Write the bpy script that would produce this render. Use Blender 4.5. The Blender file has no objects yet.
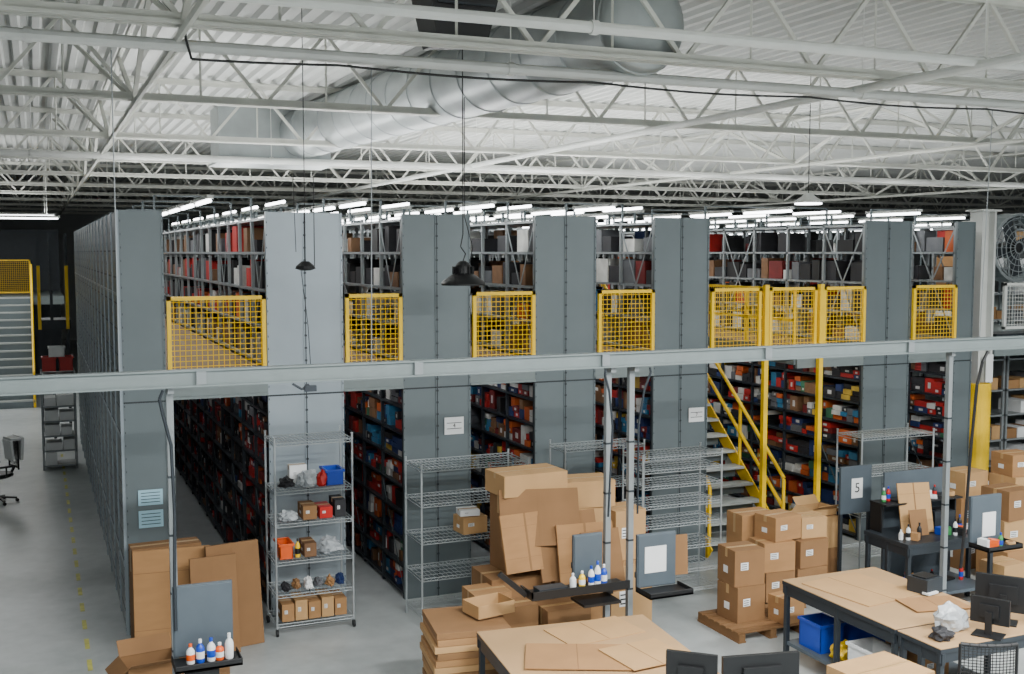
import bpy, math, random
from mathutils import Vector, Matrix, Euler, noise
random.seed(7)
R=math.radians
# ------------------------------------------------------------ materials
def lin(c): return tuple(((v/255)/12.92 if v/255<=.04045 else ((v/255+.055)/1.055)**2.4) for v in c)
MATS={}
def mat(name,rgb,rough=.6,metal=0,var=.12,scale=6,bump=0,emit=0,stretch=None,trans=0):
    if name in MATS: return MATS[name]
    m=bpy.data.materials.new(name); m.use_nodes=True; nt=m.node_tree; b=nt.nodes['Principled BSDF']
    c=lin(rgb)
    tc=nt.nodes.new('ShaderNodeTexCoord'); mp=nt.nodes.new('ShaderNodeMapping'); n=nt.nodes.new('ShaderNodeTexNoise')
    nt.links.new(tc.outputs['Object'],mp.inputs[0]); nt.links.new(mp.outputs[0],n.inputs['Vector'])
    if stretch: mp.inputs['Scale'].default_value=stretch
    n.inputs['Scale'].default_value=scale; n.inputs['Detail'].default_value=5
    r=nt.nodes.new('ShaderNodeValToRGB'); nt.links.new(n.outputs['Fac'],r.inputs[0])
    r.color_ramp.elements[0].position=.3; r.color_ramp.elements[1].position=.7
    r.color_ramp.elements[0].color=(*[x*(1-var) for x in c],1); r.color_ramp.elements[1].color=(*[min(1,x*(1+var)) for x in c],1)
    nt.links.new(r.outputs[0],b.inputs['Base Color'])
    b.inputs['Roughness'].default_value=rough; b.inputs['Metallic'].default_value=metal
    if bump:
        bp=nt.nodes.new('ShaderNodeBump'); bp.inputs['Strength'].default_value=bump; bp.inputs['Distance'].default_value=.02
        nt.links.new(n.outputs['Fac'],bp.inputs['Height']); nt.links.new(bp.outputs[0],b.inputs['Normal'])
    if emit:
        b.inputs['Emission Color'].default_value=(.96,.98,1,1); b.inputs['Emission Strength'].default_value=emit
    if trans: b.inputs['Transmission Weight'].default_value=trans
    MATS[name]=m; return m
PANEL=mat('painted_steel_grey',(100,110,113),.4,.25,.07,1.5)
PANELB=mat('light_steel_and_lit_panel',(150,161,168),.36,.3,.07,1.5)  # light steel uprights; also carries painted-in lamp sheen on one row
SEAM=mat('panel_seam_dark',(44,50,54),.5,.3)
BEAM=mat('beam_grey',(116,126,126),.5,.15,.05)
YEL=mat('safety_yellow',(245,200,0),.45,0,.05,4)
WHITE=mat('white_paint',(200,202,198),.6,0,.06,3)
JOIST=mat('joist_paint',(188,189,181),.6,0,.08,3)
DECK=mat('roof_deck_paint',(182,184,181),.7,0,.08,.8)
DUCT=mat('galvanised_duct',(146,152,152),.42,.45,.12,2.5)
BLACK=mat('black_plastic',(14,15,17),.5,0,.1)
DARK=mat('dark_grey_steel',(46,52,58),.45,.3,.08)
MID=mat('slate_panel',(78,88,96),.5,.1,.06)
CHROME=mat('chrome_wire',(172,178,180),.3,.45,.05)
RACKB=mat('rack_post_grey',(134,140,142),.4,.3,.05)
CARD=mat('cardboard',(156,116,74),.85,0,.08,3,stretch=(1,1,4))
CARD2=mat('cardboard_dark',(130,95,60),.85,0,.08,3)
CARD3=mat('cardboard_pale',(178,140,94),.85,0,.07,3)
KRAFT=mat('kraft_paper',(170,136,96),.8,0,.09,1.2)
TAPE=mat('packing_tape',(176,142,96),.3,0,.03)
PAPER=mat('paper_white',(222,224,224),.7,0,.03)
PAPERB=mat('paper_blue',(160,200,216),.7,0,.04)
INK=mat('ink_black',(25,25,28),.7)
PLY=mat('plywood_deck',(122,98,72),.75,0,.15,2,stretch=(1,6,1))
LAMP=mat('fluorescent_tube',(255,255,255),.4,0,0,emit=11)
PBAG=mat('plastic_bag',(200,206,210),.25,0,.15,9,bump=.6,trans=.35)
BLUE=mat('blue_plastic',(16,62,170),.4,0,.06)
RED=mat('red_plastic',(178,26,20),.45,0,.08)
ORANGE=mat('orange_plastic',(222,88,18),.45,0,.06)
GREEN=mat('green_label',(50,130,70),.5)
TREAD=mat('stair_tread_grey',(165,170,168),.5,.2,.08)
STOCK=[mat('stock_%s'%n,c,.7,0,.25,5) for n,c in [('maroon',(104,20,20)),('red',(165,26,22)),('charcoal',(34,34,38)),('navy',(26,46,92)),('brown',(112,80,52)),('white',(190,190,186)),('teal',(44,104,140)),('orange',(184,84,30)),('black',(18,18,20)),('grey',(88,90,94)),('green',(50,104,74)),('yellow',(196,164,60))]]
def floor_mat():
    m=bpy.data.materials.new('sealed_concrete'); m.use_nodes=True; nt=m.node_tree; b=nt.nodes['Principled BSDF']
    tc=nt.nodes.new('ShaderNodeTexCoord')
    def nz(s,d):
        n=nt.nodes.new('ShaderNodeTexNoise'); n.inputs['Scale'].default_value=s; n.inputs['Detail'].default_value=d
        nt.links.new(tc.outputs['Object'],n.inputs['Vector']); return n
    a=nz(.35,6); c=nz(5,8)
    mx=nt.nodes.new('ShaderNodeMath'); mx.operation='MULTIPLY_ADD'; mx.inputs[1].default_value=.35
    nt.links.new(c.outputs['Fac'],mx.inputs[0]); nt.links.new(a.outputs['Fac'],mx.inputs[2])
    r=nt.nodes.new('ShaderNodeValToRGB'); nt.links.new(mx.outputs[0],r.inputs[0])
    r.color_ramp.elements[0].position=.45; r.color_ramp.elements[0].color=(*lin((144,150,151)),1)
    r.color_ramp.elements[1].position=.85; r.color_ramp.elements[1].color=(*lin((184,189,189)),1)
    nt.links.new(r.outputs[0],b.inputs['Base Color']); b.inputs['Roughness'].default_value=.34
    return m
FLOOR=floor_mat()
# ------------------------------------------------------------ mesh builder
class MB:
    def __init__(s): s.v=[];s.f=[];s.mi=[];s.ms=[]
    def _m(s,m):
        if m not in s.ms: s.ms.append(m)
        return s.ms.index(m)
    def hexa(s,pts,m):
        i=len(s.v); s.v+= [tuple(p) for p in pts]; k=s._m(m)
        for q in ((0,3,2,1),(4,5,6,7),(0,1,5,4),(1,2,6,5),(2,3,7,6),(3,0,4,7)):
            s.f.append(tuple(i+j for j in q)); s.mi.append(k)
    def box(s,x0,y0,z0,x1,y1,z1,m):
        s.hexa([(x0,y0,z0),(x1,y0,z0),(x1,y1,z0),(x0,y1,z0),(x0,y0,z1),(x1,y0,z1),(x1,y1,z1),(x0,y1,z1)],m)
    def ob(s,c,sz,rot,m):
        M=Euler(rot).to_matrix(); c=Vector(c); a,b,d=[k/2 for k in sz]
        s.hexa([c+M@Vector(p) for p in [(-a,-b,-d),(a,-b,-d),(a,b,-d),(-a,b,-d),(-a,-b,d),(a,-b,d),(a,b,d),(-a,b,d)]],m)
    def frame(s,p0,p1):
        d=(Vector(p1)-Vector(p0)); d.normalize()
        u=Vector((0,0,1)) if abs(d.z)<.95 else Vector((0,1,0))
        a=d.cross(u).normalized(); b=a.cross(d); return a,b
    def bar(s,p0,p1,w,h,m):
        a,b=s.frame(p0,p1); p0=Vector(p0);p1=Vector(p1); a=a*w/2;b=b*h/2
        s.hexa([p0-a-b,p0+a-b,p0+a+b,p0-a+b,p1-a-b,p1+a-b,p1+a+b,p1-a+b],m)
    def tube(s,p0,p1,r,m,n=6,r1=None,cap=True):
        a,b=s.frame(p0,p1); i=len(s.v); k=s._m(m); r1=r if r1 is None else r1
        for p,rr in ((Vector(p0),r),(Vector(p1),r1)):
            for j in range(n):
                t=2*math.pi*j/n; s.v.append(tuple(p+a*math.cos(t)*rr+b*math.sin(t)*rr))
        for j in range(n):
            s.f.append((i+j,i+(j+1)%n,i+n+(j+1)%n,i+n+j)); s.mi.append(k)
        if cap:
            s.f.append(tuple(i+j for j in reversed(range(n)))); s.mi.append(k)
            s.f.append(tuple(i+n+j for j in range(n))); s.mi.append(k)
    def path(s,pts,r,m,n=6):
        for a,b in zip(pts,pts[1:]): s.tube(a,b,r,m,n)
    def lathe(s,c,prof,m,n=16,axis='z'):
        i=len(s.v); k=s._m(m); c=Vector(c)
        for r,h in prof:
            for j in range(n):
                t=2*math.pi*j/n; q=(r*math.cos(t),r*math.sin(t),h)
                if axis=='y': q=(q[0],q[2],q[1])
                s.v.append(tuple(c+Vector(q)))
        for a in range(len(prof)-1):
            for j in range(n):
                s.f.append((i+a*n+j,i+a*n+(j+1)%n,i+(a+1)*n+(j+1)%n,i+(a+1)*n+j)); s.mi.append(k)
        s.f.append(tuple(i+j for j in reversed(range(n)))); s.mi.append(k)
        l=i+(len(prof)-1)*n; s.f.append(tuple(l+j for j in range(n))); s.mi.append(k)
    def ring(s,c,rad,r,m,axis='y',n=24):
        pts=[]
        for j in range(n+1):
            t=2*math.pi*j/n
            o=(rad*math.cos(t),0,rad*math.sin(t)) if axis=='y' else (rad*math.cos(t),rad*math.sin(t),0)
            pts.append(Vector(c)+Vector(o))
        s.path(pts,r,m,5)
    def bottle(s,x,y,z,h,r,m,cap):
        s.lathe((x,y,z),[(r*.9,0),(r,h*.05),(r,h*.6),(r*.8,h*.7),(r*.35,h*.8),(r*.35,h*.84)],m,12)
        s.lathe((x,y,z+h*.84),[(r*.42,0),(r*.42,h*.14),(r*.3,h*.16)],cap,10)
        s.lathe((x,y,z+h*.18),[(r*1.01,0),(r*1.02,h*.3)],cap,12)
    def build(s,name,loc=(0,0,0),rot=(0,0,0),parent=None,bev=0,smooth=False,recenter=True):
        me=bpy.data.meshes.new(name); v=s.v
        if recenter and loc==(0,0,0) and rot==(0,0,0) and v:
            xs=[p[0] for p in v];ys=[p[1] for p in v];zs=[p[2] for p in v]
            o=((min(xs)+max(xs))/2,(min(ys)+max(ys))/2,min(zs)); v=[(p[0]-o[0],p[1]-o[1],p[2]-o[2]) for p in v]; loc=o
        me.from_pydata(v,[],s.f); 
        for m in s.ms: me.materials.append(m)
        me.polygons.foreach_set('material_index',s.mi)
        if smooth: me.polygons.foreach_set('use_smooth',[True]*len(me.polygons))
        me.update()
        o=bpy.data.objects.new(name,me); bpy.context.collection.objects.link(o); o.location=loc; o.rotation_euler=rot
        if parent: o.parent=parent; o.location=Vector(loc)-parent.location
        if bev:
            b=o.modifiers.new('bevel','BEVEL'); b.width=bev; b.segments=2; b.limit_method='ANGLE'
        if smooth:
            try: me.set_sharp_from_angle(angle=R(40))
            except Exception: pass
        return o
def area(name,loc,sx,sy,power,rot=(0,0,0),parent=None,col=(.985,.995,.985)):
    l=bpy.data.lights.new(name,'AREA'); l.shape='RECTANGLE'; l.size=sx; l.size_y=sy; l.energy=power; l.color=col
    o=bpy.data.objects.new(name,l); bpy.context.collection.objects.link(o); o.rotation_euler=rot
    if parent:
        o.parent=parent; o.location=Vector(loc)-parent.location
    else: o.location=loc
    return o
# ------------------------------------------------------------ constants
YF=13.19; YB=28.0; ZT=4.87; ZD=3.0
ROWS=[(.87,1.34),(2.5,3.42),(4.18,5.08),(5.99,6.88),(7.78,8.66),(11.42,12.30),(13.21,13.58)]
AIS=[(1.34,2.5),(3.42,4.18),(5.08,5.99),(6.88,7.78),(8.66,11.42),(12.3,13.21)]
# ------------------------------------------------------------ room shell
b=MB(); b.box(-14,-4,-.1,42,60,0,FLOOR); b.build('floor')
b=MB()
x=-14.0; P=.24; zc=7.16
while x<42:
    pr=[(x,zc),(x+.10,zc),(x+.13,zc-.06),(x+.21,zc-.06),(x+P,zc)]
    for (xa,za),(xb,zb) in zip(pr,pr[1:]):
        i=len(b.v); b.v+=[(xa,-4,za),(xb,-4,zb),(xb,60,zb),(xa,60,za)]; b.f.append((i,i+1,i+2,i+3)); b.mi.append(b._m(DECK))
    x+=P
b.box(-14,-4,7.2,42,60,7.3,DECK)
b.build('ceiling')
WALL=mat('wall_paint_grey',(150,154,154),.7,0,.06,1)
for n,a in [('back',(-14,60,0,42,60.2,7.2)),('left',(-14.2,-4,0,-14,60,7.2)),('right',(42,-4,0,42.2,60,7.2))]:
    b=MB(); b.box(*a,WALL); b.build('wall_'+n)
JY=[-.2+4.6*k for k in range(0,13)]
for y in JY:
    b=MB(); zb,zt=6.17,7.06
    for dy in (-.05,.05):
        b.box(-14,y+dy-.035,zb-.03,42,y+dy+.035,zb+.0,JOIST); b.box(-14,y+dy-.004,zb,42,y+dy+.004,zb+.06,JOIST)
        b.box(-14,y+dy-.035,zt,42,y+dy+.035,zt+.03,JOIST); b.box(-14,y+dy-.004,zt-.05,42,y+dy+.004,zt,JOIST)
    x=-14+.1; up=True
    while x<41:
        p0=(x,y,zb if up else zt); p1=(x+.75,y,zt if up else zb); b.bar(p0,p1,.04,.04,JOIST)
        if up: b.tube((x+.75,y,zb),(x+.75,y,zt),.013,JOIST,4)
        x+=.75; up=not up
    b.build('roof_joist')
for gx in [-6.3,1.1,13.9,24,34]:
    b=MB(); b.tube((gx,-3,6.10),(gx,55,6.10),.035,JOIST,6); b.tube((gx,-3,7.0),(gx,55,7.0),.035,JOIST,6)
    for y0,y1 in zip(JY,JY[1:]):
        ym=(y0+y1)/2
        b.bar((gx,y0,6.14),(gx,ym,7.0),.05,.05,JOIST); b.bar((gx,ym,7.0),(gx,y1,6.14),.05,.05,JOIST)
        b.bar((gx,y0,6.14),(gx-.7,y0+.9,7.0),.03,.04,JOIST); b.bar((gx,y0,6.14),(gx+.7,y0+.9,7.0),.03,.04,JOIST)
    b.build('joist_bridging')
b=MB(); b.tube((7.9,-3,6.08),(7.9,55,6.08),.045,WHITE,10); b.build('sprinkler_pipe')
for py,pz,r in [(7.72,6.12,.045),(9.35,6.05,.05),(20.4,6.05,.06)]:
    b=MB(); b.tube((-13.9,py,pz),(41.9,py,pz),r,WHITE,10)
    for x in range(-12,40,4): b.tube((x,py,pz),(x,py,7.0),.006,WHITE,4); b.tube((x-.03,py,pz),(x+.03,py,pz),r+.012,WHITE,10)
    pipe=b.build('overhead_pipe')
b=MB(); pts=[]
for i in range(170):
    x=1.2+i*.08; pts.append((x,9.3,5.97-.03*abs(math.sin(x*1.3))))
pts=[(1.15,9.0,7.12),(1.12,9.1,6.5),(1.15,9.25,6.1)]+pts
b.path(pts,.011,BLACK,5); b.build('power_cable')
def duct():
    b=MB(); p0=Vector((5.25,9.15,6.52)); p1=Vector((4.65,20.6,6.6)); r=.46; n=32
    d=(p1-p0); L=d.length
    a,bb=b.frame(p0,p1); segs=14
    prof=[(0.0,-.14),(.30,-.12),(.42,-.06),(r,0)]
    for k in range(segs):
        t0=k*L/segs;t1=(k+1)*L/segs
        prof+=[(r,t0+.02),(r+.012,t0+.03),(r+.012,t0+.05),(r,t0+.06),(r,t1)]
    du=d.normalized(); k=b._m(DUCT)
    for rr,h in prof:
        for j in range(n):
            t=2*math.pi*j/n; b.v.append(tuple(p0+du*h+a*math.cos(t)*rr+bb*math.sin(t)*rr))
    for q in range(len(prof)-1):
        for j in range(n):
            b.f.append((q*n+j,q*n+(j+1)%n,(q+1)*n+(j+1)%n,(q+1)*n+j)); b.mi.append(k)
    b.box(3.1,20.6,6.02,5.15,21.6,7.05,DUCT)
    b.box(3.05,20.55,6.0,5.2,21.65,6.04,DUCT)
    return b.build('ventilation_duct',smooth=True)
duct()
b=MB()
b.hexa([(3.42,9.7,6.30),(3.92,9.7,6.34),(3.92,10.1,6.34),(3.42,10.1,6.30),(3.30,9.6,6.95),(4.05,9.6,6.95),(4.05,10.2,6.95),(3.30,10.2,6.95)],BLACK)
for i in range(6): b.box(3.4,9.58,6.5+i*.07,3.95,9.6,6.52+i*.07,DARK)
for x in (3.4,3.95): b.tube((x,9.9,6.95),(x,9.9,7.1),.012,BLACK)
b.build('unit_heater')
# ------------------------------------------------------------ shelving rows
def shelving_row(x0,x1,first=False,last=False):
    b=MB(); w=x1-x0; nb=16; L=(YB-YF-.06)/nb
    halves=[x0] if w<.6 else [x0,(x0+x1)/2]
    pc=PANELB if abs(x0-2.5)<.01 else PANEL  # second row paler: reflected light put into its panel colour
    for h in halves:
        hw=w/len(halves)
        for z0,z1 in ((.0,2.68),(2.70,ZT)):
            b.box(h+.012,YF,z0,h+hw-.012,YF+.025,z1,pc)
            b.box(h+.0,YF-.012,z0,h+.022,YF+.03,z1,pc); b.box(h+hw-.022,YF-.012,z0,h+hw,YF+.03,z1,pc)
        for z in [i*.15+.1 for i in range(32)]:
            for xx in (h+.011,h+hw-.011): b.box(xx-.004,YF-.0135,z-.012,xx+.004,YF-.0115,z+.012,SEAM)
    b.box(x0,YF+.002,2.68,x1,YF+.02,2.70,SEAM)
    if len(halves)==2: b.box((x0+x1)/2-.006,YF-.014,0,(x0+x1)/2+.006,YF,ZT,SEAM)
    lev=[.08,.42,.76,1.10,1.44,1.78,2.12,2.46]; up=[3.06,3.5,3.95,4.4]
    for k in range(nb+1):
        y=YF+.05+k*L
        for xx in ([x0,x1] if w<.6 else [x0,(x0+x1)/2,x1]):
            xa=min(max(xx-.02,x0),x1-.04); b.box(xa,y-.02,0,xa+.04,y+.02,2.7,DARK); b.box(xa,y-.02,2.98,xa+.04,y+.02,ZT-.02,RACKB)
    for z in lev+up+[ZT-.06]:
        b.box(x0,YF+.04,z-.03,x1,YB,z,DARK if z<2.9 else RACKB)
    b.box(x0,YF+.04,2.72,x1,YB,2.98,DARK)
    mid=(x0+x1)/2
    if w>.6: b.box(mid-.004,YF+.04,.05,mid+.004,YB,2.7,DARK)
    for k in range(nb):
        y=YF+.05+k*L
        for xx in (x0+.01,x1-.01):
            if k%3==0:
                b.bar((xx,y,3.1),(xx,y+L,ZT-.1),.008,.025,RACKB); b.bar((xx,y+L,3.1),(xx,y,ZT-.1),.008,.025,RACKB)
            if k%2==0: b.bar((xx,y,.1),(xx,y+L,1.4),.006,.02,PANEL)
    if first:
        for k in range(nb):
            y=YF+.03+k*L
            for z0,z1 in ((0,1.5),(1.51,3.0),(3.01,ZT)):
                b.box(x0-.02,y+.03,z0+.01,x0-.008,y+L-.03,z1-.01,PANEL)
            b.box(x0-.035,y-.025,0,x0,y+.025,ZT,PANELB)
            for z in [i*.12+.06 for i in range(40)]: b.box(x0-.0365,y-.006,z-.02,x0-.0345,y+.006,z+.02,SEAM)
            for z in (.75,2.25,3.9): b.box(x0-.028,y+.03,z,x0-.018,y+L-.03,z+.03,PANELB)
            for z in [i*.3+.2 for i in range(15)]: b.box(x0-.022,y+.12,z,x0-.0195,y+L-.12,z+.02,SEAM)
    row=b.build('shelving_row')
    s=MB()
    sides=[(x0+.03,x0+min(w-.06,.40))] if first or last else [(x0+.03,mid-.02),(mid+.02,x1-.03)]
    wl=[.28,.16,.26,.05,.07,.05,.02,.03,.18,.05,0,0]
    wr=[.10,.17,.12,.14,.12,.14,.12,.08,.07,.06,.03,.03]
    wt=wl if x0<4 else wr
    for si,(xa,xb) in enumerate(sides):
        for z in lev:
            y=YF+.12; ymax=YB-.1 if si==0 else YF+6
            while y<ymax:
                bw=random.choice([.12,.14,.16,.2,.3]); m=random.choices(STOCK,wt)[0]; n=random.choice([1,2,2,3])
                hmax=.28 if z<2.4 else .2; hh=random.uniform(.12,hmax) if n==1 else random.uniform(.07,hmax/n)
                if random.random()<.93:
                    for j in range(n):
                        dx=random.uniform(0,.05); s.box(xa+dx,y,z+.003+j*hh,xb-.02,y+bw-.012,z+(j+1)*hh-.004,m if random.random()<.6 else random.choices(STOCK,wt)[0])
                        if random.random()<.35: s.box(xa+dx-.002,y+bw*.3,z+j*hh+hh*.3,xa+dx,y+bw*.6,z+j*hh+hh*.7,STOCK[5])
                y+=bw
        for z in up:
            y=YF+.12
            while y<YF+12:
                bw=random.choice([.22,.3,.4]); hh=random.uniform(.14,.36)
                if random.random()<(.85 if z<4 else .6):
                    red=.3 if 2<x0<3 else .04
                    m=random.choices(STOCK,[.04,red,.26,.02,.10,.14,.01,.02,.2,.22,0,0])[0]
                    if z<3.4 : m=random.choice([CARD2,STOCK[4],STOCK[2],STOCK[5]])
                    s.box(xa+.02,y,z+.003,xb-.02,y+bw-.04,z+hh,m)
                y+=bw
    s.build('stock_boxes',parent=row)
for i,(a,c) in enumerate(ROWS): shelving_row(a,c,i==0,i==len(ROWS)-1)
SX=10.15; SY=16.65
for i,(a,c) in enumerate(AIS):
    b=MB()
    if i==4:
        b.box(SX+.05,YF+.03,ZD-.08,c,YB,ZD,PLY); b.box(a,SY,ZD-.08,SX+.05,YB,ZD,PLY)
        b.box(SX+.05,YF-.01,2.70,c,YF+.03,ZD+.01,BEAM); b.box(SX+.02,YF+.03,2.75,SX+.05,SY,ZD,BEAM)
        b.box(a,YF-.01,2.86,SX+.05,YF+.03,ZD+.01,BEAM)
    else:
        b.box(a,YF+.03,ZD-.08,c,YB,ZD,PLY); b.box(a,YF-.01,2.70,c,YF+.03,ZD+.01,BEAM)
        b.box(a,YF-.03,2.70,c,YF-.01,2.73,BEAM)
    y=YF+1
    while y<YB: 
        if not(i==4 and y<SY): b.box(a,y,2.78,c,y+.05,ZD-.08,BEAM)
        y+=1.4
    b.build('mezzanine_deck')
def rail(xa,xb,z0=3.01,z1=3.89,y=YF+.0,name='mezzanine_guard_rail',m=YEL):
    b=MB(); t=.045; yy=y-.04
    for x in (xa+t/2,xb-t/2): b.box(x-t/2,yy-t/2,z0,x+t/2,yy+t/2,z1,m)
    for z in (z0+.02,z1-t/2): b.box(xa,yy-t/2,z-t/2+.0,xb,yy+t/2,z+t/2,m)
    x=xa+t+.03
    while x<xb-t: b.tube((x,yy,z0),(x,yy,z1),.0045,m,4); x+=.062
    z=z0+.07
    while z<z1-t: b.tube((xa,yy+.006,z),(xb,yy+.006,z),.0045,m,4); z+=.062
    return b.build(name)
for a,c in [(1.36,2.48),(3.44,4.16),(5.10,5.97),(6.90,7.76),(8.68,9.52),(9.66,10.50),(10.62,11.40),(12.32,13.19)]: rail(a,c)
rail(14.4,16.8,3.15,3.9,YF+.2,m=WHITE)
for x in (9.59,10.56):
    b=MB(); b.box(x-.035,YF-.1,0,x+.035,YF-.03,3.93,YEL); b.box(x-.08,YF-.14,0,x+.08,YF-.02,.012,YEL); b.build('yellow_support_post')
b=MB(); gx=SX+.07
for z in (3.4,3.85): b.bar((gx,YF+.1,z),(gx,SY,z),.04,.04,YEL)
for y in (YF+.1,YF+1.3,YF+2.4,SY): b.box(gx-.02,y-.02,3.0,gx+.02,y+.02,3.87,YEL)
for k in range(55): b.tube((gx,YF+.12+k*.062,3.02),(gx,YF+.12+k*.062,3.85),.0045,YEL,4)
b.build('stairwell_guard_rail')
b=MB(); n=14; y0,y1=YF+.08,SY; xa,xb=8.80,10.05
for k in range(n):
    y=y0+(y1-y0)*k/n; z=ZD*(k+1)/n
    b.box(xa,y,z-.035,xb,y+.27,z,TREAD); b.box(xa,y+.25,z-.2,xb,y+.255,z-.03,PANEL)
for x in (xa-.02,xb+.02):
    b.bar((x,y0-.02,.06),(x,y1,ZD-.02),.02,.22,YEL)
    for dz in (.5,.95): b.tube((x,y0,dz+.12),(x,y1,ZD+dz),.028,YEL,8)
    for k in range(4):
        t=k/3; y=y0+(y1-y0)*t; b.tube((x,y,ZD*t+.05),(x,y,ZD*t+1.05),.026,YEL,8)
b.build('mezzanine_staircase')
# strip lights carried on struts across the aisles
TUBES=[((a+c)/2 if c-a<2 else 10.3,13.5,27.6,(c-a)/2 if c-a<2 else 1.12) for a,c in AIS]+[(9.1,17,27,.44),(15.2,15,30,1.2),(18.5,14,34,1.2),(22,14,36,1.2)]
for x,ya,yb,hw in TUBES:
    b=MB(); y=ya; up2=x>14
    while y<yb:
        b.box(x-.04,y,5.03,x+.04,y+1.22,5.07,WHITE)
        b.tube((x,y+.02,5.005),(x,y+1.2,5.005),.022,LAMP,6)
        b.box(x-hw,y+.58,5.07,x+hw,y+.61,5.085,PANEL)
        for s_ in (-1,1): b.box(x+s_*hw-.012,y+.58,3.0 if up2 else ZT-.04,x+s_*hw+.012,y+.61,5.085,PANEL)
        y+=1.55
    o=b.build('fluorescent_strip_light')
    L=yb-ya
    area('strip_down',(x,(ya+yb)/2,4.97),.1,L,100,parent=o)
    area('strip_up',(x,(ya+yb)/2,5.095),.1,L,230,rot=(math.pi,0,0),parent=o)
for x in (2.96,4.63,6.43,8.22,11.86):
    b=MB(); y=14.3
    while y<27:
        b.box(x-.04,y,4.98,x+.04,y+1.22,5.02,WHITE); b.tube((x,y+.02,5.045),(x,y+1.2,5.045),.022,LAMP,6)
        for q in (.2,1.0): b.box(x-.015,y+q,4.81,x+.015,y+q+.03,4.98,PANEL)
        y+=1.9
    b.build('fluorescent_strip_light')
for y,z in ((30,5.25),(36,5.5)):
    b=MB(); b.box(-6,y-.06,z,.6,y+.06,z+.05,WHITE); b.tube((-5.9,y,z-.02),(.55,y,z-.02),.02,LAMP,6)
    for x in (-5,-2,.3): b.tube((x,y,z+.05),(x,y,7.08),.006,WHITE,4)
    o=b.build('fluorescent_strip_light'); area('strip_down',(-2.7,y,z-.05),6,.12,200,parent=o); area('strip_up',(-2.7,y,z+.08),6,.12,120,rot=(math.pi,0,0),parent=o)
for i,(a,c) in enumerate(AIS):  # fixtures and lights added to brighten the lower aisles
    x=(a+c)/2+(.8 if c-a>2 else 0); b=MB(); 
    for k in range(5): b.box(x-.04,14+k*2.6,2.72,x+.04,15.2+k*2.6,2.76,WHITE); b.box(x-.03,14+k*2.6,2.705,x+.03,15.2+k*2.6,2.72,LAMP)
    o=b.build('added_under_deck_light'); area('added_aisle_down',(x,19.5,2.69),.08,12,[7,10,15,18,46,26][i],parent=o)
for x,y in [(0,4.6),(5,4.6),(10,4.6),(3,1),(9,1),(15.5,5.2)]:  # unseen fixtures, added to light the front area and facade
    b=MB(); b.box(x-1.2,y-.15,6.0,x+1.2,y+.15,6.08,WHITE); b.box(x-1.15,y-.11,5.99,x+1.15,y+.11,6.0,LAMP)
    for q in (-1,1): b.tube((x+q,y,6.08),(x+q,y,7.16),.006,WHITE,4)
    o=b.build('added_front_strip_light'); area('added_front_down',(x,y,5.97),2.4,.3,400 if x==0 else 640,parent=o)
    area('added_front_up',(x,y,6.12),2.4,.3,120,rot=(math.pi,0,0),parent=o)
# ------------------------------------------------------------ suspended power rail
b=MB(); b.box(-5,9.465,3.29,22,9.535,3.42,BEAM)
b.box(-5,9.44,3.28,22,9.54,3.295,BEAM); b.box(-5,9.44,3.41,22,9.54,3.425,BEAM)
for x in (.6,2.72,9.9,12.5): b.tube((x,9.5,3.42),(x,9.42,5.99),.005,RACKB,5)
for k in range(14): b.box(-4.5+k*1.9,9.43,3.3,-4.42+k*1.9,9.44,3.41,RACKB)
b.build('suspended_power_beam')
def pole(x,y=9.62,top=3.27,r=.028):
    b=MB(); b.box(x-r,y-r,0,x+r,y+r,top,RACKB); b.box(x-.09,y-.09,0,x+.09,y+.09,.015,RACKB)
    b.bar((x,y,top-.02),(x,9.5,top-.02),.05,.05,RACKB)
    for z in (.5,1,1.5,2,2.5): b.box(x-r-.002,y-r-.002,z,x+r+.002,y+r+.002,z+.02,DARK)
    return b
def cable(pts,r=.012,m=DARK,name='drop_cable'):
    b=MB(); b.path(pts,r,m,6); return b.build(name)
b=pole(1.0); b.build('workstation_pole')
cable([(.93,9.42,3.27),(.9,9.42,3.2),(.93,9.44,3.05),(.99,9.48,2.8),(1.01,9.52,2.2),(1.0,9.55,1.6),(1.0,9.55,1.2)],.014)
b=pole(5.16); b.build('workstation_pole'); b=pole(5.42,top=3.27); b.build('workstation_pole')
for s,x in ((-1,5.05),(1,5.5)):
    cable([(x+s*.02,9.42,3.27),(x+s*.03,9.42,3.22),(x-s*.03,9.44,3.05),(x-s*.08,9.46,2.7),(x-s*.06,9.5,1.8)],.012)
b=pole(9.52,9.56); b.build('workstation_pole')
cable([(9.95,9.42,3.27),(9.85,9.4,3.15),(9.78,9.4,2.9),(9.72,9.4,2.2),(9.66,9.4,1.2),(9.6,9.38,.8)],.018,BLACK)
b=MB(); b.path([(2.0,9.43,3.27),(2.08,9.43,3.22),(2.14,9.43,3.26)],.012,DARK); b.box(2.1,9.4,3.2,2.2,9.44,3.25,DARK); b.build('hanging_plug')
def bottle(x,y,z,h=.2,r=.035,m=None,cap=None):
    b=MB(); b.bottle(0,0,0,h,r,m or PAPER,cap or BLUE)
    return b.build('bottle',(x,y,z),(0,0,random.random()),smooth=True)
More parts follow.
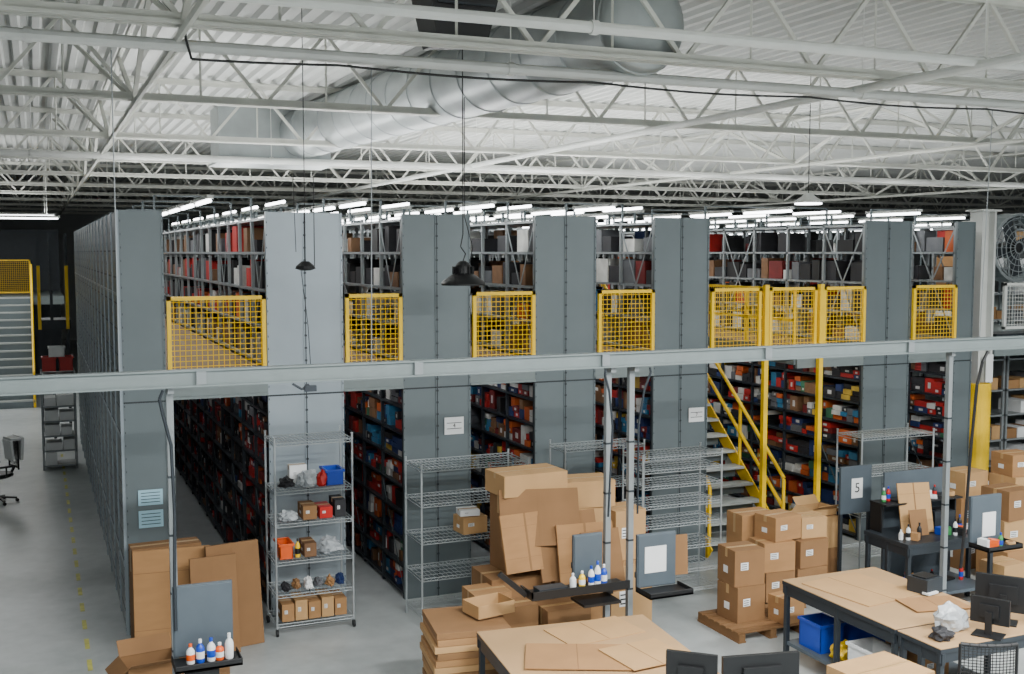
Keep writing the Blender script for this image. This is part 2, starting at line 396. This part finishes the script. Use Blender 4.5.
def clutter(x0,x1,y0,y1,z,n,name='packing_supplies'):
    b=MB()
    for k in range(n):
        x=x0+(x1-x0)*(k+.5)/n; y=random.uniform(y0,y1); t=random.random(); m=random.choice([PAPER,BLUE,DARK,BLACK,ORANGE,PAPER,GREEN,RED,CARD])
        if t<.45: b.bottle(x,y,z,random.uniform(.12,.22),.028,m,random.choice([BLUE,PAPER,RED,BLACK]))
        elif t<.7: b.ob((x,y,z+.045),(.09,.12,.09),(0,0,random.random()),m)
        elif t<.85:
            b.lathe((x,y,z),[(.055,0),(.055,.05)],CARD3,18); b.lathe((x,y,z+.05),[(.03,0),(.03,.002)],CARD2,14)
        else: b.ob((x,y,z+.012),(.2,.14,.024),(0,0,random.random()*2),random.choice([PAPER,DARK,BLACK]))
    return b.build(name)
def station_panel(x0,x1,y,z0,z1,name='workstation_monitor_panel',tray=True):
    b=MB(); b.box(x0,y-.02,z0,x1,y+.02,z1,MID); b.box(x0+.01,y-.028,z0+.01,x1-.01,y-.02,z1-.01,MID)
    b.box(x0,y+.02,z0+.1,x1,y+.04,z0+.16,DARK)
    if tray:
        b.box(x0-.02,y-.32,z0-.03,x1+.03,y-.02,z0-.005,BLACK)
        b.box(x0-.02,y-.32,z0-.03,x1+.03,y-.305,z0+.03,BLACK)
        b.box(x0-.02,y-.32,z0-.03,x0-.01,y-.02,z0+.03,BLACK); b.box(x1+.02,y-.32,z0-.03,x1+.03,y-.02,z0+.03,BLACK)
    return b.build(name,bev=.004)
station_panel(.98,1.48,9.6,.95,1.57)
for dx,h,m,c in [(.12,.17,PAPER,ORANGE),(.2,.2,BLUE,PAPER),(.29,.2,PAPER,BLUE),(.36,.15,ORANGE,PAPER),(.44,.22,PAPER,PAPER)]:
    bottle(.98+dx,9.42,.946,h,.036,m,c)
b=MB(); b.box(.95,9.28,.66,1.45,9.56,.69,DARK); b.box(1.02,9.3,.69,1.36,9.5,.74,BLACK); b.box(1.04,9.32,.74,1.32,9.34,.90,BLACK); b.build('keyboard_tray')
# ------------------------------------------------------------ cartons
def carton(x,y,z,w,d,h,rz=0,m=None,openb=False,label=True,name='cardboard_box',flaps=True):
    m=m or random.choice([CARD,CARD,CARD3,CARD2]); b=MB()
    if not openb:
        b.box(-w/2,-d/2,0,w/2,d/2,h,m); b.box(-w/2-.001,-.025,h*.75,w/2+.001,.025,h+.0015,TAPE)
        b.box(-w/2,-.003,h,w/2,.003,h+.002,CARD2)
        if label:
            b.box(-w*.3,-d/2-.002,h*.45,-w*.05,-d/2,h*.66,PAPER); b.box(-w/2-.002,-d*.1,h*.3,-w/2,d*.15,h*.5,PAPER)
            for k in range(3): b.box(-w*.28,-d/2-.003,h*(.48+.06*k),-w*.1,-d/2-.002,h*(.5+.06*k),INK)
    else:
        t=.006
        b.box(-w/2,-d/2,0,w/2,d/2,t,CARD2)
        for a in ((-w/2,-d/2,-w/2+t,d/2),(w/2-t,-d/2,w/2,d/2),(-w/2,-d/2,w/2,-d/2+t),(-w/2,d/2-t,w/2,d/2)): b.box(a[0],a[1],t,a[2],a[3],h,m)
        if flaps:
            fl=min(w,d)*.4
            b.ob((-w/2-fl*.35,0,h-fl*.3),(.006,d*.98,fl),(0,R(50),0),m); b.ob((w/2+fl*.35,0,h-fl*.3),(.006,d*.98,fl),(0,R(-50),0),m)
            b.ob((0,-d/2-fl*.3,h+fl*.2),(w*.98,.006,fl),(R(60),0,0),m); b.ob((0,d/2+fl*.25,h+fl*.3),(w*.98,.006,fl),(R(-40),0,0),m)
    return b.build(name,(x,y,z),(0,0,R(rz)),bev=.004)
def sheet(x,y,z,w,h,rz=0,tilt=-12,m=None,t=.03,name='flattened_cardboard_box'):
    m=m or CARD; b=MB(); b.box(-w/2,-t/2,0,w/2,t/2,h,m)
    if w>.4: b.box(-w*.02,-t/2-.002,0,w*.02,-t/2,h,CARD2)
    b.box(-w/2,-t/2-.0015,h*.24,w/2,-t/2,h*.245,CARD2); b.box(-w/2,-t/2-.0015,h*.78,w/2,-t/2,h*.785,CARD2)
    return b.build(name,(x,y,z),(R(tilt),0,R(rz)),bev=.003)
carton(1.25,12.85,0,.75,.3,1.12,3,CARD2,label=False)
sheet(1.28,12.40,.0,.82,1.14,-4,-9,CARD,.07)
sheet(1.95,12.30,.0,.6,1.16,10,-8,CARD2,.06)
sheet(1.70,12.12,.0,.5,1.08,5,-8,CARD2,.05)
carton(.88,10.6,.0,.5,.42,.62,8,CARD2,openb=True); carton(1.4,10.45,0,.35,.35,.5,-8,CARD2)
def poster(x0,x1,z0,z1,m=PAPER,y=YF-.02,lines=4,big=None,name='notice_paper',k_=.7):
    b=MB(); b.box(x0,y-.003,z0,x1,y,z1,m)
    for k in range(lines):
        z=z1-(z1-z0)*(k+1)/(lines+1); b.box(x0+.03,y-.0045,z-.004,x1-.03,y-.003,z+.004,SEAM)
    o=b.build(name)
    if big:
        c=bpy.data.curves.new('digit','FONT'); c.body=big; c.size=(z1-z0)*k_; c.align_x='CENTER'; c.align_y='CENTER'; c.materials.append(INK)
        t=bpy.data.objects.new('digit',c); bpy.context.collection.objects.link(t); t.parent=o
        t.location=(0,-.005,(z1-z0)/2); t.rotation_euler=(R(90),0,0)
    return o
poster(1.0,1.27,1.50,1.68,PAPERB); poster(1.0,1.27,1.24,1.44,PAPERB)
poster(4.72,4.98,2.08,2.30,lines=2,big='4',k_=.35); poster(8.35,8.6,2.02,2.22,lines=2,big='7',k_=.35)
# ------------------------------------------------------------ wire racks
def rack(x0,y0,x1,y1,h,levels,rz=0,m=CHROME,pitch=.04,name='wire_shelving_rack',casters=False):
    b=MB(); zb=.09 if casters else 0
    w=x1-x0; d=y1-y0
    for x in (-w/2,w/2):
        for y in (-d/2,d/2):
            b.tube((x,y,zb),(x,y,h),.0125,m,8); b.tube((x,y,h),(x,y,h+.01),.016,m,8)
            if casters: b.tube((x-.012,y,.045),(x+.012,y,.045),.045,BLACK,12); b.tube((x,y,.06),(x,y,.1),.01,m,6)
            else: b.tube((x,y,0),(x,y,.03),.018,m,8)
    for z in levels:
        for dz in (0,-.035):
            for y in (-d/2,d/2): b.tube((-w/2,y,z+dz),(w/2,y,z+dz),.0055,m,5)
            for x in (-w/2,w/2): b.tube((x,-d/2,z+dz),(x,d/2,z+dz),.0055,m,5)
        n=int(w/.09)
        for k in range(n):
            xa=-w/2+w*k/n; xb=-w/2+w*(k+1)/n
            for y in (-d/2,d/2): b.tube((xa,y,z-.035),((xa+xb)/2,y,z),.003,m,4); b.tube(((xa+xb)/2,y,z),(xb,y,z-.035),.003,m,4)
        n=int(w/pitch)
        for k in range(1,n): b.tube((-w/2+w*k/n,-d/2,z),(-w/2+w*k/n,d/2,z),.003,m,4)
        for k in range(1,4): b.tube((-w/2,-d/2+d*k/4,z-.006),(w/2,-d/2+d*k/4,z-.006),.004,m,4)
    return b.build(name,((x0+x1)/2,(y0+y1)/2,0),(0,0,R(rz)))
L1=[.14,.48,.86,1.3,1.68,2.24]
rack(2.42,12.45,3.32,13.0,2.3,L1,casters=True)
rack(4.05,12.1,5.40,12.7,1.92,[.14,.58,1.02,1.46,1.88],pitch=.055)
rack(6.1,12.5,7.25,12.95,1.95,[.3,.9,1.4,1.9],pitch=.055)
rack(6.8,11.75,7.95,12.25,1.90,[.15,.4,.7,1.0,1.25,1.5,1.7,1.86],pitch=.06)
rack(10.15,11.7,11.4,12.2,1.95,[.3,.85,1.4,1.9],pitch=.055)
def bag(x,y,z,sx,sy,sz,m=None,seed=0,name='plastic_bag'):
    import bmesh
    bm=bmesh.new(); bmesh.ops.create_icosphere(bm,subdivisions=3,radius=1)
    for v in bm.verts:
        n=noise.noise(v.co*2.2+Vector((seed*3.1,0,0)))*.5+abs(noise.noise(v.co*5+Vector((seed,5,0))))*.4
        v.co=v.co*(1+n); 
        v.co=Vector((v.co.x*sx/2,v.co.y*sy/2,max(0,(v.co.z+.6)*sz/1.9)))
    me=bpy.data.meshes.new(name); bm.to_mesh(me); bm.free(); me.materials.append(m or PBAG)
    o=bpy.data.objects.new(name,me); bpy.context.collection.objects.link(o); o.location=(x,y,z); return o
def bin_(x,y,z,w,d,h,m,rz=0,name='plastic_bin'):
    b=MB(); t=.012
    b.box(-w/2,-d/2,0,w/2,d/2,t,m)
    for a in ((-w/2,-d/2,-w/2+t,d/2),(w/2-t,-d/2,w/2,d/2),(-w/2,-d/2,w/2,-d/2+t),(-w/2,d/2-t,w/2,d/2)): b.box(a[0],a[1],t,a[2],a[3],h,m)
    for a in ((-w/2-.015,-d/2-.015,w/2+.015,-d/2),(-w/2-.015,d/2,w/2+.015,d/2+.015),(-w/2-.015,-d/2,-w/2,d/2),(w/2,-d/2,w/2+.015,d/2)): b.box(a[0],a[1],h-.03,a[2],a[3],h,m)
    return b.build(name,(x,y,z),(0,0,R(rz)),bev=.003)
zz=.006
bag(2.85,12.66,L1[4]+zz,.24,.2,.2,seed=1); bin_(3.14,12.7,L1[4]+zz,.2,.3,.18,BLUE); bag(2.60,12.7,L1[4]+zz,.16,.2,.12,STOCK[2],seed=2,name='parts_packet'); bag(2.99,12.58,L1[4]+zz,.1,.1,.2,RED,seed=9,name='red_packet'); carton(2.76,12.86,L1[4]+zz,.2,.14,.22,0,PAPER)
bag(2.60,12.65,L1[3]+zz,.2,.24,.12,seed=3); carton(2.84,12.7,L1[3]+zz,.16,.3,.16,0,CARD2); carton(3.03,12.7,L1[3]+zz,.15,.3,.13,0,RED); carton(3.2,12.7,L1[3]+zz,.13,.3,.2,0,STOCK[2])
bin_(2.56,12.7,L1[2]+zz,.15,.3,.18,ORANGE); bottle(2.70,12.6,L1[2]+zz,.22,.03,YEL,BLACK); carton(2.84,12.7,L1[2]+zz,.14,.3,.16,0,STOCK[4]); bag(3.1,12.7,L1[2]+zz,.24,.24,.2,seed=5)
for k in range(6): bag(2.56+k*.13,12.62+.05*(k%2),L1[1]+zz,.09,.16,.10+.02*(k%3),[STOCK[2],CARD2,PAPER,STOCK[9],CARD,STOCK[3]][k],seed=10+k,name='parts_packet')
for k in range(5): carton(2.56+k*.155,12.68,L1[0]+zz,.14,.35,.2+.03*(k%2),0,[CARD,CARD3][k%2])
carton(4.75,12.35,1.026,.32,.28,.2,6,CARD3); carton(4.72,12.35,1.236,.24,.22,.07,-6,PAPER)
# ------------------------------------------------------------ central pile of cartons
carton(4.75,11.1,0,.7,.6,.88,0,CARD2); carton(5.48,11.1,0,.66,.6,.88,0,CARD); carton(6.12,11.1,0,.55,.55,.85,3,CARD3)
carton(4.98,11.2,.885,.7,.42,.84,4,CARD2,label=False); carton(4.98,11.2,1.73,.78,.5,.24,3,CARD3,label=False)
carton(5.66,11.25,.885,.55,.42,.62,-4,CARD3); carton(5.72,11.25,1.51,.62,.46,.3,-8,CARD3,label=False); carton(6.2,11.2,.86,.4,.42,.58,2,CARD3)
sheet(4.95,10.72,1.22,.88,.62,-14,-20,CARD2,.035); sheet(4.8,10.66,.98,.6,.62,6,-16,CARD,.03)
sheet(5.30,10.66,.84,.76,.72,4,-16,CARD2,.03); sheet(5.42,10.50,.78,.66,.68,-5,-14,CARD,.03); sheet(5.58,10.38,.72,.5,.68,8,-14,CARD2,.03)
carton(4.32,10.75,0,.42,.38,.82,0,CARD); carton(4.5,10.4,0,.4,.3,.75,0,CARD2)
carton(5.0,10.3,0,.5,.35,.7,0,CARD2)
# ------------------------------------------------------------ centre station
station_panel(4.78,5.1,9.62,1.18,1.62,tray=False)
b=MB(); b.box(4.2,9.3,1.12,5.25,9.58,1.145,BLACK); b.box(4.2,9.3,1.145,5.25,9.315,1.2,BLACK); b.box(4.2,9.3,1.145,4.215,9.58,1.2,BLACK)
b.box(5.12,9.55,1.0,5.2,9.59,1.12,BLACK); b.box(4.7,9.2,1.02,5.1,9.5,1.045,BLACK); b.box(4.3,9.35,1.146,4.6,9.5,1.2,DARK)
b.bar((4.2,9.45,1.14),(3.95,9.5,1.36),.05,.05,BLACK); b.build('equipment_tray')
for dx,h,m,c in [(.7,.2,PAPER,BLUE),(.77,.24,PAPER,BLUE),(.60,.16,YEL,PAPER),(.84,.2,BLUE,PAPER),(.5,.15,PAPER,PAPER)]: bottle(4.2+dx,9.45,1.146,h,.032,m,c)
station_panel(5.5,5.95,9.62,1.0,1.55,tray=True)
b=MB(); b.box(5.58,9.585,1.15,5.83,9.591,1.42,PAPER); b.build('notice_paper')
sheet(6.12,9.8,1.02,.2,.42,-6,-4,CARD2,.012,name='cardboard_sheet')
# ------------------------------------------------------------ tables
def table(x0,y0,x1,y1,h=.9,top=KRAFT,rz=0,name='packing_table',frame=DARK,shelf=True):
    b=MB(); w=x1-x0;d=y1-y0
    b.box(-w/2,-d/2,h-.05,w/2,d/2,h-.01,frame); b.box(-w/2,-d/2,h-.01,w/2,d/2,h,top)
    for x in (-w/2+.04,w/2-.04):
        for y in (-d/2+.04,0,d/2-.04): b.box(x-.025,y-.025,0,x+.025,y+.025,h-.05,frame)
        b.box(x-.02,-d/2,h-.16,x+.02,d/2,h-.05,frame)
    for y in (-d/2+.03,d/2-.03): b.box(-w/2,y-.02,h-.14,w/2,y+.02,h-.05,frame)
    if shelf: b.box(-w/2+.03,-d/2+.03,.2,w/2-.03,d/2-.03,.24,MID)
    return b.build(name,((x0+x1)/2,(y0+y1)/2,0),(0,0,R(rz)),bev=.004)
table(3.55,7.5,5.22,9.24,rz=-6)
stack=MB()
for k in range(11):
    dx=random.uniform(-.02,.02)
    stack.box(-.36+dx,-.38,.12+k*.066,.36+dx,.38,.12+k*.066+.062,[CARD,CARD2,CARD3][k%3])
for yy in (-.32,0,.32): stack.box(-.38,yy-.05,0,.38,yy+.05,.1,CARD2)
stack.box(-.38,-.38,.1,.38,.38,.12,CARD2)
stack.build('flattened_cardboard_stack',(3.74,9.88,0),(0,0,R(-8)),bev=.004)
carton(4.0,9.9,.86,.42,.3,.13,10,CARD3,openb=True,flaps=False)
def flat(x,y,z,w,d,rz,m,name='cardboard_sheet'):
    b=MB(); b.box(-w/2,-d/2,0,w/2,d/2,.008,m); b.box(-.004,-d/2,.008,.004,d/2,.009,CARD2); return b.build(name,(x,y,z),(0,0,R(rz)))
flat(4.65,8.9,.902,.8,.5,6,CARD3); flat(4.2,8.35,.913,.9,.6,-25,CARD); flat(4.75,8.15,.924,.6,.55,5,CARD3)
table(7.25,7.85,8.5,9.55)
flat(7.8,8.95,.902,.8,.9,8,CARD3); flat(8.1,8.25,.913,.6,.4,-12,CARD)
table(7.25,7.28,9.2,7.82)
table(4.3,6.2,5.9,7.4,h=.78,top=BEAM)
def monitor(x,y,z,w,h,rz=0,tilt=0,name='computer_monitor'):
    b=MB(); b.box(-w/2,-.02,.1,w/2,.02,.1+h,BLACK); b.box(-w/2+.015,.02,.115,w/2-.015,.022,.085+h,DARK)
    b.box(-w*.25,-.05,.1+h*.25,w*.25,-.02,.1+h*.75,BLACK); b.box(-.03,-.07,.0,.03,-.04,.1+h*.5,BLACK); b.box(-.13,-.14,0,.13,.06,.012,BLACK)
    return b.build(name,(x,y,z),(R(tilt),0,R(rz)),bev=.006)
monitor(4.62,7.2,.781,.40,.40,-42); monitor(5.16,7.05,.781,.64,.36,-12)
monitor(8.35,7.62,.901,.5,.34,-52); monitor(7.95,7.4,.901,.34,.24,-60)
b=MB(); b.ob((8.34,8.62,.985),(.26,.24,.16),(0,0,.2),DARK); b.ob((8.34,8.62,1.07),(.2,.16,.015),(0,0,.2),BLACK); b.ob((8.3,8.5,.93),(.16,.08,.02),(0,0,.2),PAPER); b.build('label_printer')
clutter(8.5,9.1,7.4,7.6,.901,5)
bag(7.72,7.65,.903,.26,.22,.26,seed=21); bag(7.45,7.48,.903,.18,.18,.12,STOCK[2],seed=22,name='parts_packet')
bin_(7.5,9.2,.241,.3,.35,.3,BLUE); bag(7.5,8.85,.241,.22,.2,.2,YEL,seed=31,name='yellow_bag'); bin_(7.5,8.4,.241,.32,.4,.28,PAPER); bin_(7.95,9.0,.241,.35,.5,.25,BLUE); carton(7.95,8.3,.241,.35,.5,.25,0,CARD)
clutter(7.35,7.7,8.02,8.06,.241,4)
def chair(x,y,rz,name='office_chair',white=False,H=1.08):
    b=MB()
    for k in range(5):
        t=2*math.pi*k/5; e=(.3*math.cos(t),.3*math.sin(t),.07); b.bar((0,0,.11),e,.04,.03,BLACK)
        b.tube((e[0]-.02,e[1],.03),(e[0]+.02,e[1],.03),.03,BLACK,10)
    b.tube((0,0,.1),(0,0,.45),.028,DARK,10)
    b.lathe((0,0,.45),[(.2,0),(.25,.02),(.26,.05),(.23,.08)],BLACK,20)
    b.bar((0,.2,.46),(0,.29,.62),.06,.03,BLACK)
    for z in (.6,H):
        for k in range(7):
            u=-.23+.46*k/7; u2=u+.46/7; b.tube((u,.33-.9*u*u,z),(u2,.33-.9*u2*u2,z),.018,BLACK,6)
    for k in range(16):
        u=-.23+.46*k/15; b.tube((u,.33-.9*u*u,.6),(u,.33-.9*u*u,H),.005 if 0<k<15 else .016,BLACK,4)
    for k in range(int((H-.6)/.025)):
        z=.62+k*.025
        for q in range(6):
            u=-.23+.46*q/6; u2=u+.46/6; b.tube((u,.33-.9*u*u,z),(u2,.33-.9*u2*u2,z),.005,BLACK,4)
    for s_ in (-1,1):
        b.path([(s_*.2,.05,.47),(s_*.3,.05,.5),(s_*.3,.05,.66)],.016,BLACK); b.box(s_*.3-.035,-.14,.66,s_*.3+.035,.14,.69,BLACK)
    if white:
        b.ob((0,.36,.95),(.44,.05,.4),(R(-4),0,0),PAPER); b.ob((0,.28,1.12),(.42,.2,.04),(0,0,0),PAPER); b.ob((0,.2,.92),(.4,.04,.36),(R(6),0,0),PAPER)
    return b.build(name,(x,y,0),(0,0,R(rz)),bev=.006)
chair(7.2,6.85,155,H=1.2); chair(-.72,21.2,-70,white=True)
carton(6.52,7.22,0,.7,.55,.86,6,CARD3)
# ------------------------------------------------------------ pallets and stacks
def pallet(x,y,w=1.0,d=.9,rz=0):
    b=MB()
    for k in range(7): yy=-d/2+.06+k*(d-.12)/6; b.box(-w/2,yy-.045,.1,w/2,yy+.045,.12,CARD2)
    for k in range(3): xx=-w/2+.05+k*(w-.1)/2; b.box(xx-.04,-d/2,.02,xx+.04,d/2,.1,CARD2); b.box(xx-.05,-d/2,0,xx+.05,d/2,.02,CARD2)
    return b.build('wooden_pallet',(x,y,0),(0,0,R(rz)))
pallet(7.62,10.6,.95,.85)
carton(7.5,10.65,.122,.4,.38,.42,4,CARD2); carton(7.5,10.66,.545,.4,.38,.42,-3,CARD2)
carton(7.92,10.35,.122,.3,.28,.3,8,CARD); 
pallet(8.6,11.35,1.2,.9)
carton(8.3,11.15,.122,.44,.36,.36,2,CARD2); carton(8.8,11.15,.122,.44,.36,.36,-3,CARD2); carton(8.3,11.15,.485,.44,.36,.36,-4,CARD); carton(8.8,11.15,.485,.44,.36,.34,3,CARD2); carton(8.42,11.2,.848,.44,.36,.3,9,CARD); carton(8.3,11.6,.122,.5,.34,.98,0,CARD); carton(8.88,11.2,.828,.36,.3,.26,-6,CARD3)
carton(9.45,11.75,0,.48,.4,.5,3,CARD2); carton(9.45,11.75,.505,.46,.38,.42,-5,CARD3); carton(9.45,11.75,.93,.4,.34,.1,4,CARD3,openb=True)
# ------------------------------------------------------------ back right workstation
table(9.5,10.1,10.9,10.88,top=DARK,name='packing_desk')
b=MB(); b.box(9.85,10.92,.0,10.9,10.95,1.6,MID); b.box(9.6,10.6,1.25,10.85,10.9,1.27,BLACK)
for x in (9.62,10.83): b.box(x-.01,10.7,.9,x+.01,10.9,1.25,BLACK)
b.build('desk_divider')
b=MB(); b.box(9.5,11.33,1.0,10.0,11.37,1.62,MID)
for x in (9.52,9.98): b.box(x-.02,11.33,0,x+.02,11.37,1.0,DARK)
b.build('sign_board')
poster(9.67,9.85,1.2,1.46,y=11.325,lines=0,big='5')
sheet(10.02,10.50,.905,.44,.62,-12,-14,CARD3,.02); sheet(9.95,10.38,.905,.25,.32,-5,-14,CARD2,.01)
clutter(10.2,10.8,10.2,10.42,.903,9); clutter(9.55,9.85,10.2,10.35,.903,4)
clutter(10.2,10.8,10.72,10.78,1.272,8); clutter(9.65,10.1,10.72,10.78,1.272,5)
clutter(9.6,10.8,10.3,10.7,.241,7)
b=MB(); b.ob((10.5,10.65,1.02),(.3,.24,.22),(0,0,-.1),DARK); b.ob((10.5,10.65,1.135),(.2,.14,.015),(0,0,-.1),BLACK); b.build('label_printer')
station_panel(9.78,10.25,9.45,1.05,1.6,tray=True)
clutter(9.82,10.2,9.2,9.3,1.046,5)
b=MB(); b.box(9.95,9.413,1.12,10.15,9.42,1.4,PAPER); b.build('notice_paper')
for (x,y,st) in [(11.9,10.85,[(.55,.45,CARD),(.5,.4,CARD3),(.5,.4,CARD2)]),(12.5,11.3,[(.5,.5,CARD),(.5,.4,CARD2),(.48,.4,CARD3),(.45,.3,CARD)]),(11.9,11.6,[(.5,.5,CARD2),(.5,.5,CARD),(.45,.35,CARD3)]),(11.15,10.2,[(.4,.5,CARD3)])]:
    z=0
    for k,(w_,h_,m_) in enumerate(st): carton(x,y,z,w_,w_*.9,h_,(-1)**k*4,m_); z+=h_+.003
# ------------------------------------------------------------ column, fan, right shelving
b=MB(); ct=5.05; cx=14.12
b.box(cx-.15,13.42,0,cx-.11,13.68,ct,WHITE); b.box(cx+.11,13.42,0,cx+.15,13.68,ct,WHITE); b.box(cx-.11,13.53,0,cx+.11,13.57,ct,WHITE); b.box(cx-.2,13.36,ct,cx+.2,13.74,ct+.03,WHITE)
b.lathe((cx,13.55,0),[(.2,0),(.2,2.25),(.19,2.27)],YEL,24); b.box(cx-.07,13.33,2.3,cx+.08,13.34,2.75,PAPER); b.build('steel_column')
b=MB(); c=(15.15,13.9,4.47)
for rr in (.1,.2,.3,.4,.5,.56): b.ring((c[0],c[1]-.15,c[2]),rr,.008 if rr<.56 else .025,RACKB)
for k in range(20):
    t=2*math.pi*k/20; b.tube((c[0]+.08*math.cos(t),c[1]-.15,c[2]+.08*math.sin(t)),(c[0]+.56*math.cos(t),c[1]-.15,c[2]+.56*math.sin(t)),.005,RACKB,4)
b.ring((c[0],c[1]+.15,c[2]),.56,.025,RACKB)
for k in range(24):
    t=2*math.pi*k/24; t2=2*math.pi*(k+1)/24
    b.hexa([(c[0]+.56*math.cos(q)*s_,c[1]+yy,c[2]+.56*math.sin(q)*s_) for yy in (-.15,.15) for q,s_ in ((t,1),(t2,1),(t2,1.02),(t,1.02))],PANEL)
for k in range(4):
    t=math.pi/2*k+.3; b.ob((c[0]+.27*math.cos(t),c[1],c[2]+.27*math.sin(t)),(.42,.02,.2),(R(20)*math.cos(t),-t,0),DARK)
b.lathe((c[0],c[1]-.12,c[2]),[(.09,0),(.1,.02),(.1,.3)],BLACK,16,axis='y')
for s_ in (-1,1): b.bar((c[0]+s_*.45,c[1],3.0),(c[0]+s_*.45,c[1],4.1),.05,.05,DARK)
b.box(c[0]-.55,c[1]-.25,3.0,c[0]+.55,c[1]+.25,3.04,DARK); b.build('drum_fan')
b=MB(); b.box(14.35,13.45,2.7,41.9,28,3.0,BEAM); b.build('mezzanine_deck')
def open_shelf(x0,y0,x1,y1,z0,h,levels,name='storage_shelf',mats=None):
    b=MB(); 
    for x in (x0,x1-.04):
        for y in (y0,y1-.04): b.box(x,y,z0,x+.04,y+.04,z0+h,RACKB)
    for l in levels: b.box(x0,y0,z0+l-.03,x1,y1,z0+l,RACKB)
    for l in levels[:-1]:
        x=x0+.06
        while x<x1-.15:
            w=random.uniform(.2,.38); hh=random.uniform(.15,.26)
            if random.random()<.88: b.box(x,y0+.03,z0+l+.002,min(x+w-.02,x1-.05),y1-.06,z0+l+hh,random.choice(mats or [CARD,CARD2,CARD3,PAPER,PAPER,STOCK[1],STOCK[9]]))
            x+=w
    return b.build(name)
for x in (14.4,15.9,17.4,18.9): open_shelf(x,14.6,x+1.45,15.2,0,2.6,[.15,.6,1.05,1.5,1.95,2.5])
for x in (16,17.5,19): open_shelf(x,16,x+1.4,16.6,3.0,1.9,[.1,.6,1.1,1.6,1.85])
# ------------------------------------------------------------ far left
b=MB()
for k in range(14):
    y=34+k*.27; z=3.0*(k+1)/14; b.box(-2.4,y,z-.04,-.15,y+.29,z,TREAD); b.box(-2.4,y+.0,z-.21,-.15,y+.01,z-.04,PANEL)
for x in (-2.42,-.13):
    b.bar((x,34,.1),(x,37.8,3.0),.03,.25,PANEL)
    for dz in (.55,1.0): b.tube((x,34,dz),(x,37.8,3.0+dz),.035,YEL,8)
    for t in (0,.33,.66,1): b.tube((x,34+3.8*t,3*t),(x,34+3.8*t,3*t+1.0),.035,YEL,8)
b.build('rear_staircase')
b=MB(); b.box(-8,37.9,2.75,.8,43.4,3.0,BEAM); b.build('mezzanine_deck')
for a,c in [(-6,-4.2),(-4.2,-2.45),(-2.2,-.15)]:
    rail(a,c,3.05,4.15,40.0 if a>-2.3 else 37.9)
b=MB(); b.box(-8,43.5,0,.8,43.6,5.2,DARK); b.build('rear_partition')
open_shelf(.02,24.0,.68,24.6,0,2.0,[.1,.4,.7,1.0,1.3,1.95],mats=[PAPER],name='parts_shelf')
bin_(.19,24.3,2.001,.26,.45,.28,RED); bin_(.51,24.3,2.001,.26,.45,.28,RED); bin_(.34,24.3,2.285,.3,.4,.2,PAPER)
b=MB()
for x in (.05,.30,.62): b.box(x-.03,26.5,0,x+.03,26.56,4.8,DARK)
b.box(.02,26.45,2.7,.68,27.5,2.9,DARK)
for x in (.05,.62): b.bar((x,26.4,2.7),(x,26.4,4.1),.07,.07,YEL)
for z in (3.5,4.05): b.bar((.05,26.4,z),(.05,31,z),.05,.05,YEL)
b.build('rear_mezzanine_frame')
b=MB(); TP=mat('floor_tape_yellow',(190,186,90),.5,0,.3,8)
y=11.5
while y<30: b.box(.38,y,.0005,.43,y+.35,.002,TP); y+=.7
b.build('floor_marking_tape')
# ------------------------------------------------------------ hanging lamps
b=MB(); c=(4.5,11.9,4.02)
b.lathe(c,[(.25,0),(.255,.02),(.235,.05),(.15,.11),(.1,.14),(.095,.22),(.06,.26),(.03,.28)],BLACK,32)
b.path([(c[0],c[1],4.3),(c[0]+.03,c[1],4.38),(c[0]-.03,c[1],4.46),(c[0],c[1],4.6),(c[0],c[1],7.1)],.007,BLACK)
b.path([(c[0]+.06,c[1],4.2),(c[0]+.12,c[1],4.45),(c[0]+.02,c[1],4.8),(c[0]+.02,c[1],6.15)],.006,BLACK)
for k in range(14): b.ob((c[0]+.11*math.cos(k*.449),c[1]+.11*math.sin(k*.449),c[2]+.17),(.03,.006,.09),(0,0,k*.449),BLACK)
b.build('high_bay_pendant_lamp',smooth=True)
b=MB(); c=(2.68,11.9,4.2); b.lathe(c,[(.05,0),(.11,.02),(.1,.05),(.04,.1)],BLACK,16); b.path([(c[0],c[1],4.3),(c[0],c[1],7.1)],.005,BLACK); b.path([(c[0]+.1,c[1],4.25),(c[0]+.1,c[1],5.2)],.005,BLACK); b.path([(c[0]-.1,c[1],4.4),(c[0]-.12,c[1],5.2)],.004,BLACK); b.path([(c[0]-.05,c[1],4.22),(c[0]+.02,c[1],3.6),(c[0]+.05,c[1],3.0)],.004,BLACK)
b.build('ceiling_sensor')
b=MB(); b.lathe((10.2,13.0,5.1),[(.2,0),(.2,.02),(.1,.09),(.05,.14)],WHITE,24); b.lathe((10.2,13.0,5.08),[(.19,0),(.19,.02)],LAMP,24); b.tube((10.2,13.0,5.24),(10.2,13.0,7.1),.006,BLACK); b.build('high_bay_pendant_lamp')
# ------------------------------------------------------------ world + camera
w=bpy.data.worlds.new('World'); bpy.context.scene.world=w; w.use_nodes=True
w.node_tree.nodes['Background'].inputs[0].default_value=(.9,.96,1,1); w.node_tree.nodes['Background'].inputs[1].default_value=.5
cam=bpy.data.cameras.new('camera'); co=bpy.data.objects.new('camera',cam); bpy.context.collection.objects.link(co)
co.location=(0,0,4.4); co.rotation_euler=(R(90-4.388),0,R(-23.235)); cam.sensor_width=36; cam.lens=1107.8/1024*36; cam.clip_end=200
bpy.context.scene.camera=co
